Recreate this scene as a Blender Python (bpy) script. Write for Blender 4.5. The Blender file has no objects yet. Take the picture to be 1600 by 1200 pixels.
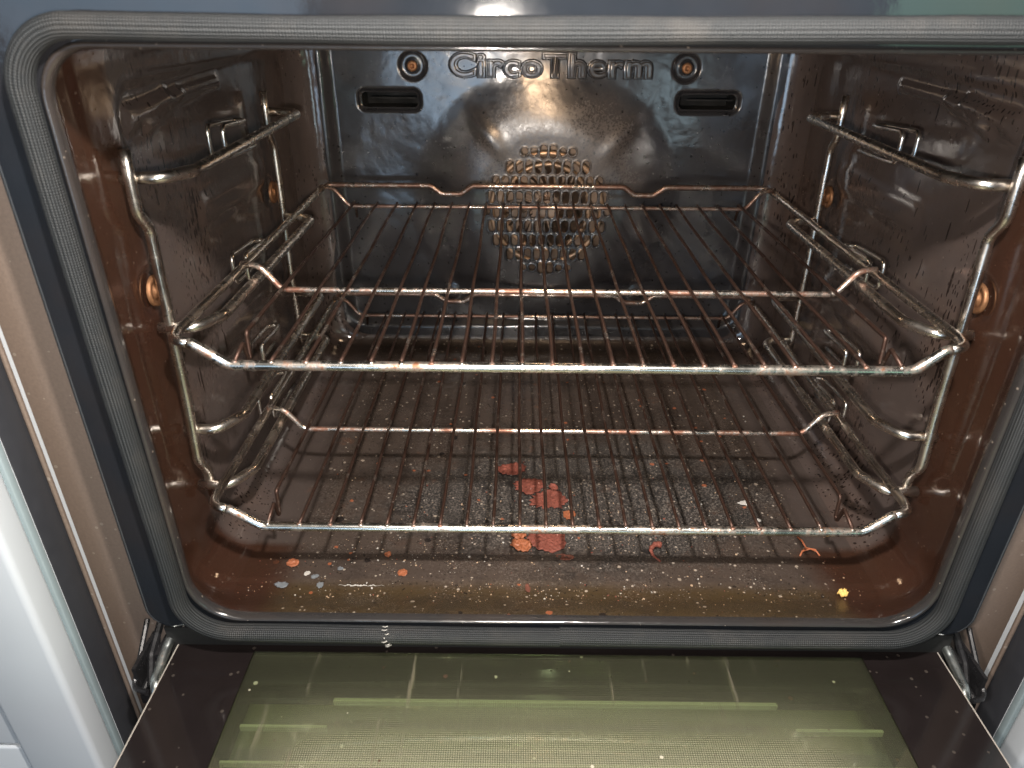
import bpy, bmesh, math, random
import numpy as np
from mathutils import Vector, Matrix, noise

# ------------------------------------------------------------------ camera
scene = bpy.context.scene
col = scene.collection
cam_d = bpy.data.cameras.new('camera'); cam = bpy.data.objects.new('camera', cam_d); col.objects.link(cam)
scene.camera = cam
CX, CY, CZ, PIT, YAW, ROL, FPX = -0.03124, -0.38263, 0.30079, 0.502489, -0.0039088, 0.0076442, 1112.41
F = Vector((math.sin(YAW)*math.cos(PIT), math.cos(YAW)*math.cos(PIT), -math.sin(PIT)))
R = F.cross(Vector((0, 0, 1))).normalized(); U = R.cross(F)
R2 = R*math.cos(ROL)+U*math.sin(ROL); U2 = -R*math.sin(ROL)+U*math.cos(ROL)
M = Matrix((R2, U2, -F)).transposed().to_4x4(); M.translation = Vector((CX, CY, CZ))
cam.matrix_world = M
cam_d.sensor_width = 36; cam_d.lens = FPX/1600*36
cam_d.clip_start = .01; cam_d.clip_end = 60
cam_d.dof.use_dof = True; cam_d.dof.focus_distance = .54; cam_d.dof.aperture_fstop = 11

# ------------------------------------------------------------------ world: the dim kitchen behind the photographer
w = bpy.data.worlds.new('World'); scene.world = w; w.use_nodes = True
wt = w.node_tree; wt.nodes.clear()
def wn(t, **k):
    n = wt.nodes.new(t)
    for a, b in k.items(): setattr(n, a, b)
    return n
tc = wn('ShaderNodeTexCoord'); sep = wn('ShaderNodeSeparateXYZ'); wt.links.new(tc.outputs['Generated'], sep.inputs[0])
ramp = wn('ShaderNodeValToRGB')          # by elevation: floor, wall, ceiling
mr = wn('ShaderNodeMapRange'); mr.inputs[1].default_value = -1; mr.inputs[2].default_value = 1
wt.links.new(sep.outputs[2], mr.inputs[0]); wt.links.new(mr.outputs[0], ramp.inputs[0])
e = ramp.color_ramp.elements
e[0].position = 0; e[0].color = (.10, .085, .07, 1)
e[1].position = 1; e[1].color = (.55, .52, .47, 1)
for p, c in ((.40, (.10, .09, .085, 1)), (.47, (.16, .17, .19, 1)), (.62, (.30, .32, .35, 1))):
    q = e.new(p); q.color = c
bg = wn('ShaderNodeBackground'); bg.inputs[1].default_value = .24
wt.links.new(ramp.outputs[0], bg.inputs[0])
out = wn('ShaderNodeOutputWorld'); wt.links.new(bg.outputs[0], out.inputs[0])

# ------------------------------------------------------------------ lamps
def area(name, loc, target, sx, sy, power, color, shape='RECTANGLE'):
    d = bpy.data.lights.new(name, 'AREA'); d.shape = shape; d.size = sx
    if shape == 'RECTANGLE': d.size_y = sy
    d.energy = power; d.color = color
    o = bpy.data.objects.new(name, d); col.objects.link(o); o.location = loc
    o.rotation_euler = (Vector(target)-Vector(loc)).to_track_quat('-Z', 'Y').to_euler()
    return o
area('kitchen_spot_light', (0.025, -.32, .520), (0, .1, -.03), .028, .028, 6.2, (1, .93, .86), 'DISK')
area('phone_flash', (-.050, -.365, .268), (0, .2, .13), .022, .022, 2.3, (1, .91, .82), 'DISK')
area('window_light', (-1.15, -2.2, .42), (0, 0, .1), .9, .6, 2.6, (.50, .74, 1.0))
area('low_window_light', (-.36, -2.3, -.10), (-.1, 0, .15), .56, .40, 4.5, (.55, .76, 1.0))
area('low_garden_light', (.58, -2.3, -.12), (.1, 0, .15), .28, .32, 1.3, (.62, .84, .95))
area('garden_window_light', (1.6, -2.2, .35), (0, 0, .15), .9, .5, 2.2, (.45, .85, .62))
area('ceiling_light', (-.3, -1.2, 1.7), (0, 0, 0), .5, .5, 3, (1, .95, .88))
area('oven_light', (.0, .20, .268), (0, .30, .10), .05, .05, .24, (1, .68, .42), 'DISK')

scene.view_settings.view_transform = 'Standard'; scene.view_settings.look = 'None'
scene.view_settings.exposure = 0; scene.view_settings.gamma = 1

# ------------------------------------------------------------------ materials
def mat(name):
    m = bpy.data.materials.new(name); m.use_nodes = True
    nt = m.node_tree; b = nt.nodes['Principled BSDF']
    return m, nt, b
def N(nt, t, **k):
    n = nt.nodes.new(t)
    for a, v in k.items(): setattr(n, a, v)
    return n
def link(nt, a, b): nt.links.new(a, b)
def objco(nt): return N(nt, 'ShaderNodeTexCoord').outputs['Object']
def mapping(nt, src, scale=(1, 1, 1), loc=(0, 0, 0)):
    m = N(nt, 'ShaderNodeMapping'); m.inputs['Scale'].default_value = scale; m.inputs['Location'].default_value = loc
    link(nt, src, m.inputs[0]); return m.outputs[0]
def noise_t(nt, co, scale, detail=3, rough=.5):
    n = N(nt, 'ShaderNodeTexNoise'); n.inputs['Scale'].default_value = scale; n.inputs['Detail'].default_value = detail
    n.inputs['Roughness'].default_value = rough; link(nt, co, n.inputs['Vector']); return n.outputs['Fac']
def vor(nt, co, scale, feature='F1'):
    n = N(nt, 'ShaderNodeTexVoronoi'); n.feature = feature; n.inputs['Scale'].default_value = scale
    link(nt, co, n.inputs['Vector']); return n
def rng(nt, v, a, b, c=0, d=1, smooth=False):
    n = N(nt, 'ShaderNodeMapRange'); n.inputs[1].default_value = a; n.inputs[2].default_value = b
    n.inputs[3].default_value = c; n.inputs[4].default_value = d
    if smooth: n.interpolation_type = 'SMOOTHSTEP'
    link(nt, v, n.inputs[0]); return n.outputs[0]
def mth(nt, op, a, b=None):
    n = N(nt, 'ShaderNodeMath', operation=op)
    for i, x in enumerate((a, b)):
        if x is None: continue
        if isinstance(x, (int, float)): n.inputs[i].default_value = x
        else: link(nt, x, n.inputs[i])
    return n.outputs[0]
def mix(nt, f, a, b):
    n = N(nt, 'ShaderNodeMix', data_type='RGBA')
    if isinstance(f, (int, float)): n.inputs[0].default_value = f
    else: link(nt, f, n.inputs[0])
    for s, x in ((6, a), (7, b)):
        if isinstance(x, tuple): n.inputs[s].default_value = (*x, 1) if len(x) == 3 else x
        else: link(nt, x, n.inputs[s])
    return n.outputs[2]
def bump(nt, b, h, strength, dist):
    n = N(nt, 'ShaderNodeBump'); n.inputs['Strength'].default_value = strength; n.inputs['Distance'].default_value = dist
    link(nt, h, n.inputs['Height']); link(nt, n.outputs[0], b.inputs['Normal']); return n

def enamel(name, base, drips=0., amber=False, rough=.13, speck=1., bm=.35):
    m, nt, b = mat(name); co = objco(nt)
    n1 = noise_t(nt, co, 26, 5, .6)
    c = mix(nt, n1, tuple(x*.75 for x in base), tuple(x*1.3 for x in base))
    grime = rng(nt, noise_t(nt, co, 9, 4, .6), .45, .7, 0, 1, True)
    c = mix(nt, mth(nt, 'MULTIPLY', grime, .35), c, (base[0]*1.5+.01, base[1]*1.2+.004, base[2]))
    if amber:  # warm reflection near the mouth, painted into the wall colour
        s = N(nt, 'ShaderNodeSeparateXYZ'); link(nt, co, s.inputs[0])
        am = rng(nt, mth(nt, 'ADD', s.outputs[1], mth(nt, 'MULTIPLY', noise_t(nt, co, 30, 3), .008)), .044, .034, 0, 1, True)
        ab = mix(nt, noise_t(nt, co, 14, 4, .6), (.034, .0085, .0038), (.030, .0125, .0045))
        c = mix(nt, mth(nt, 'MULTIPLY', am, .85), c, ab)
    if drips:
        dm = mapping(nt, co, (1, 1, .32))
        v = vor(nt, dm, 430)
        sc = N(nt, 'ShaderNodeSeparateColor'); link(nt, v.outputs['Color'], sc.inputs[0])
        dot = mth(nt, 'LESS_THAN', v.outputs['Distance'], mth(nt, 'MULTIPLY', rng(nt, sc.outputs[0], .35, 1, .02, .50), rng(nt, noise_t(nt, co, 9, 3), .36, .62, .35, 1.2)))
        v2 = vor(nt, mapping(nt, co, (1, 1, .11)), 260)
        sc2 = N(nt, 'ShaderNodeSeparateColor'); link(nt, v2.outputs['Color'], sc2.inputs[0])
        d2 = mth(nt, 'LESS_THAN', v2.outputs['Distance'], mth(nt, 'MULTIPLY', rng(nt, sc2.outputs[1], .45, 1, 0, .32), rng(nt, noise_t(nt, co, 7, 3), .38, .58, .15, 1.1)))
        dd = mth(nt, 'MULTIPLY', mth(nt, 'MAXIMUM', dot, d2), drips*.82)
        if amber: dd = mth(nt, 'MULTIPLY', dd, mth(nt, 'SUBTRACT', 1, am))
        c = mix(nt, dd, c, (.010, .006, .005))
        hgt = dd
    dust = vor(nt, co, 420)
    scd = N(nt, 'ShaderNodeSeparateColor'); link(nt, dust.outputs['Color'], scd.inputs[0])
    dm2 = mth(nt, 'MULTIPLY', mth(nt, 'LESS_THAN', dust.outputs['Distance'], rng(nt, scd.outputs[2], .90, 1, 0, .30)), speck)
    c = mix(nt, mth(nt, 'MULTIPLY', dm2, .6), c, (.30, .24, .19))
    link(nt, c, b.inputs['Base Color'])
    r = mth(nt, 'ADD', rng(nt, noise_t(nt, co, 18, 5, .65), .35, .75, rough*.7, rough*1.7), mth(nt, 'MULTIPLY', dm2, .4))
    link(nt, r, b.inputs['Roughness'])
    b.inputs['IOR'].default_value = 1.62; b.inputs['Specular IOR Level'].default_value = .62
    hn = mth(nt, 'ADD', mth(nt, 'MULTIPLY', noise_t(nt, co, 60, 2), 1.0), mth(nt, 'MULTIPLY', noise_t(nt, co, 900, 2), .10))
    if drips: hn = mth(nt, 'ADD', hn, mth(nt, 'MULTIPLY', hgt, .06))
    bump(nt, b, hn, bm, .0016)
    return m

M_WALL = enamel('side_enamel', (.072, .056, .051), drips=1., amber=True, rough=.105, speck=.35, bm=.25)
M_BACK = enamel('back_enamel', (.030, .029, .030), drips=0, rough=.17, speck=.8)
M_FLANGE = enamel('flange_enamel', (.014, .017, .022), rough=.06, speck=0, bm=.08)
M_LIP = enamel('lip_enamel', (.030, .028, .028), rough=.14, speck=1)

def back_mat():
    m, nt, b = mat('back_panel_enamel'); co = objco(nt)
    base = mix(nt, noise_t(nt, co, 20, 5, .6), (.020, .020, .022), (.036, .035, .038))
    # baked-on brownish haze above and around the fan
    sub = N(nt, 'ShaderNodeVectorMath', operation='SUBTRACT'); link(nt, co, sub.inputs[0]); sub.inputs[1].default_value = (0.01, .39, .145)
    sc = N(nt, 'ShaderNodeVectorMath', operation='MULTIPLY'); link(nt, sub.outputs[0], sc.inputs[0]); sc.inputs[1].default_value = (1, .2, 1.5)
    ln = N(nt, 'ShaderNodeVectorMath', operation='LENGTH'); link(nt, sc.outputs[0], ln.inputs[0])
    hz = rng(nt, mth(nt, 'ADD', ln.outputs['Value'], mth(nt, 'MULTIPLY', mth(nt, 'SUBTRACT', noise_t(nt, co, 24, 5, .6),   .5), .09)), .125, .04, 0, 1, True)
    fine = noise_t(nt, co, 420, 3, .7)
    g = mth(nt, 'MULTIPLY', hz, rng(nt, fine, .40, .64, .35, 1))
    c = mix(nt, g, base, (.115, .094, .080))
    v = vor(nt, co, 260); s2 = N(nt, 'ShaderNodeSeparateColor'); link(nt, v.outputs['Color'], s2.inputs[0])
    dk = mth(nt, 'LESS_THAN', v.outputs['Distance'], rng(nt, s2.outputs[0], .72, 1, 0, .36))
    c = mix(nt, mth(nt, 'MULTIPLY', dk, .85), c, (.007, .006, .006))
    link(nt, c, b.inputs['Base Color'])
    link(nt, mth(nt, 'ADD', rng(nt, noise_t(nt, co, 16, 5, .65), .3, .75, .13, .26), mth(nt, 'MULTIPLY', g, .25)), b.inputs['Roughness'])
    b.inputs['IOR'].default_value = 1.62; b.inputs['Specular IOR Level'].default_value = .65
    bump(nt, b, mth(nt, 'ADD', noise_t(nt, co, 45, 2), mth(nt, 'MULTIPLY', fine, .08)), .4, .0018)
    return m
M_BACKP = back_mat()

def floor_mat():
    m, nt, b = mat('floor_enamel'); co = objco(nt)
    big = noise_t(nt, co, 7, 5, .6)
    c = mix(nt, big, (.036, .026, .021), (.076, .058, .048))
    s = N(nt, 'ShaderNodeSeparateXYZ'); link(nt, co, s.inputs[0])
    # olive-brown tint on the slope at the mouth
    fr = rng(nt, mth(nt, 'ADD', s.outputs[1], mth(nt, 'MULTIPLY', noise_t(nt, co, 25, 3), .006)), .004, -.010, 0, 1, True)
    c = mix(nt, mth(nt, 'MULTIPLY', fr, .8), c, mix(nt, noise_t(nt, co, 12, 4), (.060, .040, .015), (.044, .026, .011)))
    # charred, gritty middle of the floor
    sub = N(nt, 'ShaderNodeVectorMath', operation='SUBTRACT'); link(nt, co, sub.inputs[0]); sub.inputs[1].default_value = (.02, .10, -.07)
    sc = N(nt, 'ShaderNodeVectorMath', operation='MULTIPLY'); link(nt, sub.outputs[0], sc.inputs[0]); sc.inputs[1].default_value = (.62, 1.15, 0)
    ln = N(nt, 'ShaderNodeVectorMath', operation='LENGTH'); link(nt, sc.outputs[0], ln.inputs[0])
    ch = rng(nt, mth(nt, 'ADD', ln.outputs['Value'], mth(nt, 'MULTIPLY', mth(nt, 'SUBTRACT', noise_t(nt, co, 22, 6, .7), .5), .16)), .125, .065, 0, 1, True)
    c = mix(nt, mth(nt, 'MULTIPLY', ch, .88), c, (.020, .019, .019))
    bp = rng(nt, noise_t(nt, mapping(nt, co, (1, 1, 1), (.4, .2, 0)), 17, 6, .72), .50, .60, 0, 1, True)
    c = mix(nt, mth(nt, 'MULTIPLY', bp, mth(nt, 'ADD', .25, mth(nt, 'MULTIPLY', ch, .6))), c, (.010, .009, .009))
    g = noise_t(nt, co, 620, 4, .8)
    grain = mth(nt, 'MULTIPLY', rng(nt, g, .50, .60, 0, 1), rng(nt, mth(nt, 'ADD', ch, mth(nt, 'MULTIPLY', noise_t(nt, co, 24, 5, .7), 1.3)), .55, 1.75, .03, 1))
    c = mix(nt, mth(nt, 'MULTIPLY', grain, .68), c, (.25, .215, .185))
    dkn = rng(nt, noise_t(nt, co, 330, 4, .75), .42, .34, 0, 1)
    c = mix(nt, mth(nt, 'MULTIPLY', dkn, .85), c, (.012, .010, .009))
    for scl, th, colr, rad in ((190, .94, (.36, .30, .24), .33), (330, .84, (.42, .36, .30), .36), (150, .955, (.32, .10, .045), .34), (95, .965, (.012, .01, .01), .40)):
        v = vor(nt, mapping(nt, co, (1, 1, 1), (scl*.01, .3, 0)), scl); s2 = N(nt, 'ShaderNodeSeparateColor'); link(nt, v.outputs['Color'], s2.inputs[0])
        wob = mth(nt, 'MULTIPLY', mth(nt, 'SUBTRACT', noise_t(nt, co, scl*4, 2), .5), .35)
        dk = mth(nt, 'LESS_THAN', mth(nt, 'ADD', v.outputs['Distance'], wob), rng(nt, s2.outputs[0], th, 1, 0, rad))
        c = mix(nt, mth(nt, 'MULTIPLY', dk, .8), c, colr)
    ax = mth(nt, 'ABSOLUTE', s.outputs[0])
    ed = rng(nt, mth(nt, 'ADD', ax, mth(nt, 'MULTIPLY', noise_t(nt, co, 18, 4, .6), .03)), .196, .224, 0, 1, True)
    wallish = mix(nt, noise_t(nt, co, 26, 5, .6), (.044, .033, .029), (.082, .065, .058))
    am2 = rng(nt, mth(nt, 'ADD', s.outputs[1], mth(nt, 'MULTIPLY', noise_t(nt, co, 30, 3), .008)), .044, .034, 0, 1, True)  # the walls' painted warm reflection carried onto the floor edges
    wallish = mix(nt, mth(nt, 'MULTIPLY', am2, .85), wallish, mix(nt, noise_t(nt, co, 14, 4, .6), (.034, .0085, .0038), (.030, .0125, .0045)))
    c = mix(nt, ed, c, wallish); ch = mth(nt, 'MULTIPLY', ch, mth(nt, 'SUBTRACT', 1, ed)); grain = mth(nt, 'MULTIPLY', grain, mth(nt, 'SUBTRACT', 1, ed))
    rust = rng(nt, noise_t(nt, mapping(nt, co, (1, 1, 1), (3, 1, 0)), 30, 5, .7), .62, .74, 0, .6)
    c = mix(nt, mth(nt, 'MULTIPLY', rust, rng(nt, s.outputs[1], .05, .16, .2, 1)), c, (.16, .065, .03))
    link(nt, c, b.inputs['Base Color'])
    link(nt, rng(nt, mth(nt, 'ADD', mth(nt, 'MULTIPLY', grain, .5), mth(nt, 'ADD', mth(nt, 'MULTIPLY', ch, .5), mth(nt, 'MULTIPLY', noise_t(nt, co, 15, 5, .6), .3))), 0, 1, .14, .7), b.inputs['Roughness'])
    b.inputs['Specular IOR Level'].default_value = .55
    bump(nt, b, mth(nt, 'ADD', mth(nt, 'MULTIPLY', g, .30), noise_t(nt, co, 50, 3)), .5, .0016)
    return m
M_FLOOR = floor_mat()

def chrome(name, stain=.35, base=(.72, .70, .66), rough=.13, rust=(.26, .115, .06), scale=55, bm=.22):
    m, nt, b = mat(name); co = objco(nt)
    oi = N(nt, 'ShaderNodeObjectInfo')
    ad = N(nt, 'ShaderNodeVectorMath', operation='ADD'); link(nt, co, ad.inputs[0])
    cb = N(nt, 'ShaderNodeCombineXYZ')
    for i in range(3): link(nt, mth(nt, 'MULTIPLY', oi.outputs['Random'], 3.7+i), cb.inputs[i])
    link(nt, cb.outputs[0], ad.inputs[1]); cv = ad.outputs[0]
    n1 = noise_t(nt, cv, scale, 5, .65); n2 = noise_t(nt, cv, 420, 3, .7)
    lo = .72-stain*.55
    k = rng(nt, mth(nt, 'ADD', mth(nt, 'MULTIPLY', n1, .72), mth(nt, 'MULTIPLY', n2, .28)), lo-.10, lo+.07, 0, 1, True)
    tint = mix(nt, noise_t(nt, cv, 30, 3), base, (base[0], base[1]*.96, base[2]*.86))
    c = mix(nt, k, tint, mix(nt, n2, tuple(x*.5 for x in rust), tuple(min(1, x*1.5) for x in rust)))
    spots = rng(nt, noise_t(nt, cv, 700, 2, .6), .66, .72, 0, .85)
    c = mix(nt, spots, c, (.03, .018, .013))
    link(nt, c, b.inputs['Base Color'])
    link(nt, rng(nt, k, 0, 1, 1, .72), b.inputs['Metallic'])
    link(nt, mth(nt, 'ADD', rng(nt, n1, .3, .7, rough*.7, rough*1.4), mth(nt, 'MULTIPLY', k, .22)), b.inputs['Roughness'])
    bump(nt, b, mth(nt, 'ADD', mth(nt, 'MULTIPLY', n2, k), mth(nt, 'MULTIPLY', n1, .5)), bm, .0006)
    return m
M_CHROME = chrome('rack_chrome', .24, base=(.80, .79, .76), rough=.24)
M_BAR = chrome('rack_cross_chrome', .38, base=(.80, .76, .72), rough=.22, rust=(.26, .13, .09))
M_COPPER = chrome('browned_rack_chrome', .46, base=(.80, .72, .66), rust=(.22, .135, .105), rough=.18)
M_WIRE = chrome('browned_thin_wire', .60, base=(.60, .54, .50), rust=(.080, .045, .034), rough=.2)
M_SUPPORT = chrome('support_chrome', .04, base=(.78, .74, .71), rust=(.22, .15, .12), rough=.25, bm=.05)
M_CLIP = chrome('clip_chrome', .05, base=(.85, .84, .84), rough=.20, bm=.05)
M_ZINC = chrome('zinc_steel', .12, base=(.55, .60, .62), rough=.3)
M_BRASS = chrome('browned_screw_steel', .85, base=(.40, .27, .17), rust=(.30, .15, .075), rough=.28)

def simple(name, colr, rough=.5, metal=0, nscale=60, var=.25, bmp=.2, dist=.0005, dust=0., dustcol=(.35, .30, .25)):
    m, nt, b = mat(name); co = objco(nt)
    n1 = noise_t(nt, co, nscale, 5, .6)
    c = mix(nt, n1, tuple(x*(1-var) for x in colr), tuple(min(1, x*(1+var)) for x in colr))
    if dust:
        v = vor(nt, co, 240); s2 = N(nt, 'ShaderNodeSeparateColor'); link(nt, v.outputs['Color'], s2.inputs[0])
        c = mix(nt, mth(nt, 'MULTIPLY', mth(nt, 'LESS_THAN', v.outputs['Distance'], rng(nt, s2.outputs[0], .84, 1, 0, .3)), dust), c, dustcol)
    link(nt, c, b.inputs['Base Color']); b.inputs['Metallic'].default_value = metal
    link(nt, rng(nt, n1, .3, .7, rough*.85, min(1, rough*1.2)), b.inputs['Roughness'])
    bump(nt, b, n1, bmp, dist)
    return m
M_STEELSIDE = simple('brown_grey_side_metal', (.225, .172, .140), .45, .1, 500, .28, .3, .0004, dust=.8)
M_TRIM = simple('dark_trim', (.045, .047, .055), .42, 0, 90, .2, dust=.3)
M_GLASSEDGE = simple('glass_edge', (.34, .42, .45), .12, 0, 60, .08)
M_CAB = simple('white_cabinet_paint', (.64, .69, .74), .34, 0, 30, .02, .06)
M_BLACK = simple('black_recess', (.006, .006, .006), .8, 0, 100, .4)
M_TAN = simple('tan_fan_ring', (.50, .33, .21), .35, .5, 130, .25)
M_FAN = simple('fan_steel', (.32, .23, .17), .38, .6, 150, .3)
M_HINGE = simple('hinge_black', (.022, .022, .024), .28, .3, 200, .4)
M_ORANGE = simple('dried_orange_splash', (.30, .10, .045), .5, 0, 400, .35, .4)
M_RED = simple('dried_red_flake', (.20, .055, .036), .7, 0, 420, .8, 1., .0016, dust=.5, dustcol=(.75, .42, .33))
M_TWIG = simple('dried_stalk', (.42, .13, .055), .6, 0, 400, .4)
M_YELLOW = simple('yellow_crumb', (.80, .52, .16), .7, 0, 300, .3, .8, .001)
M_WHITE = simple('white_scale', (.48, .46, .43), .7, 0, 300, .25, .8, .0006)
M_GREY = simple('grey_blue_drop', (.15, .165, .18), .5, 0, 300, .25)
M_DARKRED = simple('dark_brown_flake', (.16, .055, .035), .7, 0, 500, .4, .8, .001)
M_CRUMB = simple('crumb', (.42, .30, .20), .8, 0, 900, .5, .5)

def gasket_mat():
    m, nt, b = mat('braided_gasket'); uv = N(nt, 'ShaderNodeTexCoord').outputs['UV']
    s = N(nt, 'ShaderNodeSeparateXYZ'); link(nt, uv, s.inputs[0])
    # u: metres along, v: metres around the section; stockinette of small vees
    a = mth(nt, 'SINE', mth(nt, 'MULTIPLY', s.outputs[0], 2*math.pi/.0016))
    ph = mth(nt, 'ABSOLUTE', mth(nt, 'SINE', mth(nt, 'MULTIPLY', s.outputs[1], math.pi/.0017)))
    a2 = mth(nt, 'SINE', mth(nt, 'ADD', mth(nt, 'MULTIPLY', s.outputs[0], 2*math.pi/.0013), mth(nt, 'MULTIPLY', ph, 1.6)))
    h = mth(nt, 'ADD', mth(nt, 'MULTIPLY', rng(nt, a2, -1, 1, 0, 1), .5), mth(nt, 'MULTIPLY', ph, .9))
    c = mix(nt, rng(nt, h, .3, 1.3, 0, 1), (.008, .009, .010), (.036, .040, .043))
    co = objco(nt)
    c = mix(nt, rng(nt, noise_t(nt, co, 25, 5, .65), .5, .8, 0, .4), c, (.09, .08, .07))
    link(nt, c, b.inputs['Base Color']); b.inputs['Roughness'].default_value = .62
    b.inputs['Specular IOR Level'].default_value = .45
    bump(nt, b, h, .8, .0006)
    return m
M_GASKET = gasket_mat()

def door_glass():
    m, nt, b = mat('door_inner_glass'); co = objco(nt)
    s = N(nt, 'ShaderNodeSeparateXYZ'); link(nt, co, s.inputs[0])
    # printed dot screen in the window area
    def cell(o):
        f = mth(nt, 'FRACT', mth(nt, 'MULTIPLY', o, 1/.0014)); return mth(nt, 'SUBTRACT', f, .5)
    dx, dy = cell(s.outputs[0]), cell(s.outputs[1])
    d = mth(nt, 'SQRT', mth(nt, 'ADD', mth(nt, 'MULTIPLY', dx, dx), mth(nt, 'MULTIPLY', dy, dy)))
    gr = mth(nt, 'MULTIPLY', rng(nt, s.outputs[1], -.055, -.150, 0, 1, True), rng(nt, mth(nt, 'ABSOLUTE', s.outputs[0]), .207, .14, .12, 1, True))  # glare growing away from the hinge, put into dot size and coating
    dots = rng(nt, mth(nt, 'SUBTRACT', d, mth(nt, 'MULTIPLY', gr, .18)), .30, .20, 0, 1)
    sm = noise_t(nt, co, 14, 4, .6)
    c = mix(nt, sm, (.34, .34, .26), (.46, .43, .33))
    c = mix(nt, mth(nt, 'MULTIPLY', dots, .35), c, (.52, .50, .32))
    v = vor(nt, co, 120); s2 = N(nt, 'ShaderNodeSeparateColor'); link(nt, v.outputs['Color'], s2.inputs[0])
    sp = mth(nt, 'LESS_THAN', v.outputs['Distance'], rng(nt, s2.outputs[0], .80, 1, 0, .19))
    c = mix(nt, mth(nt, 'MULTIPLY', sp, .9), c, mix(nt, mth(nt, 'GREATER_THAN', s2.outputs[1], .45), (.05, .018, .008), (.55, .52, .42)))
    streak = rng(nt, noise_t(nt, mapping(nt, co, (60, 3, 1)), 3, 4, .7), .64, .70, 0, .35)
    c = mix(nt, streak, c, (.12, .06, .02))
    link(nt, c, b.inputs['Base Color']); b.inputs['Roughness'].default_value = .5; b.inputs['Specular IOR Level'].default_value = 0
    tr = N(nt, 'ShaderNodeBsdfTransparent'); tr.inputs[0].default_value = (.70, .75, .64, 1)
    gl = N(nt, 'ShaderNodeBsdfGlossy'); gl.inputs[0].default_value = (.86, .90, .70, 1)
    link(nt, rng(nt, noise_t(nt, co, 30, 5, .7), .35, .8, .03, .12), gl.inputs['Roughness'])
    m1 = N(nt, 'ShaderNodeMixShader'); link(nt, mth(nt, 'ADD', mth(nt, 'MAXIMUM', mth(nt, 'MULTIPLY', dots, mth(nt, 'ADD', .16, mth(nt, 'MULTIPLY', gr, .30))), mth(nt, 'MAXIMUM', mth(nt, 'MULTIPLY', sp, .9), streak)), mth(nt, 'ADD', .02, mth(nt, 'MULTIPLY', gr, .16))), m1.inputs[0])
    link(nt, tr.outputs[0], m1.inputs[1]); link(nt, b.outputs[0], m1.inputs[2])
    lw = N(nt, 'ShaderNodeLayerWeight'); lw.inputs[0].default_value = .5
    frf = mth(nt, 'ADD', .10, mth(nt, 'MULTIPLY', mth(nt, 'POWER', lw.outputs['Facing'], 3.0), .6))
    m2 = N(nt, 'ShaderNodeMixShader'); link(nt, frf, m2.inputs[0]); link(nt, m1.outputs[0], m2.inputs[1]); link(nt, gl.outputs[0], m2.inputs[2])
    link(nt, m2.outputs[0], nt.nodes['Material Output'].inputs['Surface'])
    return m
M_GLASS = door_glass()
M_BORDER = simple('dark_printed_border', (.013, .010, .010), .10, 0, 40, .3, .05, dust=.12)
def pane2():
    m, nt, b = mat('outer_glass')
    tr = N(nt, 'ShaderNodeBsdfTransparent'); tr.inputs[0].default_value = (.88, .90, .80, 1)
    gl = N(nt, 'ShaderNodeBsdfGlossy'); gl.inputs['Roughness'].default_value = .03
    m2 = N(nt, 'ShaderNodeMixShader'); m2.inputs[0].default_value = .10; link(nt, tr.outputs[0], m2.inputs[1]); link(nt, gl.outputs[0], m2.inputs[2])
    link(nt, m2.outputs[0], nt.nodes['Material Output'].inputs['Surface']); return m
M_PANE2 = pane2()
M_INNER = simple('door_reflector', (.34, .36, .22), .35, .4, 20, .12)
M_REFL_STRIP = simple('pale_reflection_strip', (.62, .62, .48), .3, 0, 50, .1)  # pale colour for the strips that imitate glass reflections

# ------------------------------------------------------------------ mesh helpers
def mesh_np(name, verts, faces, m=None, smooth=True, uvs=None):
    me = bpy.data.meshes.new(name); me.from_pydata([tuple(v) for v in verts], [], [tuple(f) for f in faces])
    if m: me.materials.append(m)
    if smooth: me.polygons.foreach_set('use_smooth', [True]*len(me.polygons))
    if uvs is not None:
        l = me.uv_layers.new(name='UVMap')
        vi = np.empty(len(me.loops), dtype=np.int32); me.loops.foreach_get('vertex_index', vi)
        l.data.foreach_set('uv', np.asarray(uvs, dtype=np.float32)[vi].ravel())
    me.update(); return me
def obj(name, me, parent=None, loc=None):
    o = bpy.data.objects.new(name, me); col.objects.link(o)
    if parent: o.parent = parent
    if loc is not None: o.location = loc
    return o
def tag(o, label, cat, group=None, kind=None):
    if label: o['label'] = label
    if cat: o['category'] = cat
    if group: o['group'] = group
    if kind: o['kind'] = kind
    return o
def empty(name, loc=(0, 0, 0)):
    o = bpy.data.objects.new(name, None); col.objects.link(o); o.location = loc; o.empty_display_size = .02; return o

def fillet(pts, r, n=6, closed=False):
    pts = [Vector(p) for p in pts]; out = []; L = len(pts)
    for i, p in enumerate(pts):
        if not closed and i in (0, L-1): out.append(p); continue
        a, b = pts[i-1], pts[(i+1) % L]
        da, db = a-p, b-p; la, lb = da.length, db.length; da.normalize(); db.normalize()
        ang = da.angle(db)
        if ang > 3.10: out.append(p); continue
        t = min(r/math.tan(ang/2), la*.49, lb*.49); rr = t*math.tan(ang/2)
        bis = (da+db).normalized(); c = p+bis*(rr/math.sin(ang/2))
        s, e_ = p+da*t-c, p+db*t-c
        tot = s.angle(e_); ax = s.cross(e_).normalized()
        for k in range(n+1): out.append(c+Matrix.Rotation(tot*k/n, 3, ax) @ s)
    return out
def resample(pts, step):
    out = [pts[0]]
    for a, b in zip(pts, pts[1:]):
        l = (b-a).length; n = max(1, int(l/step))
        for k in range(1, n+1): out.append(a.lerp(b, k/n))
    return out
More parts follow.
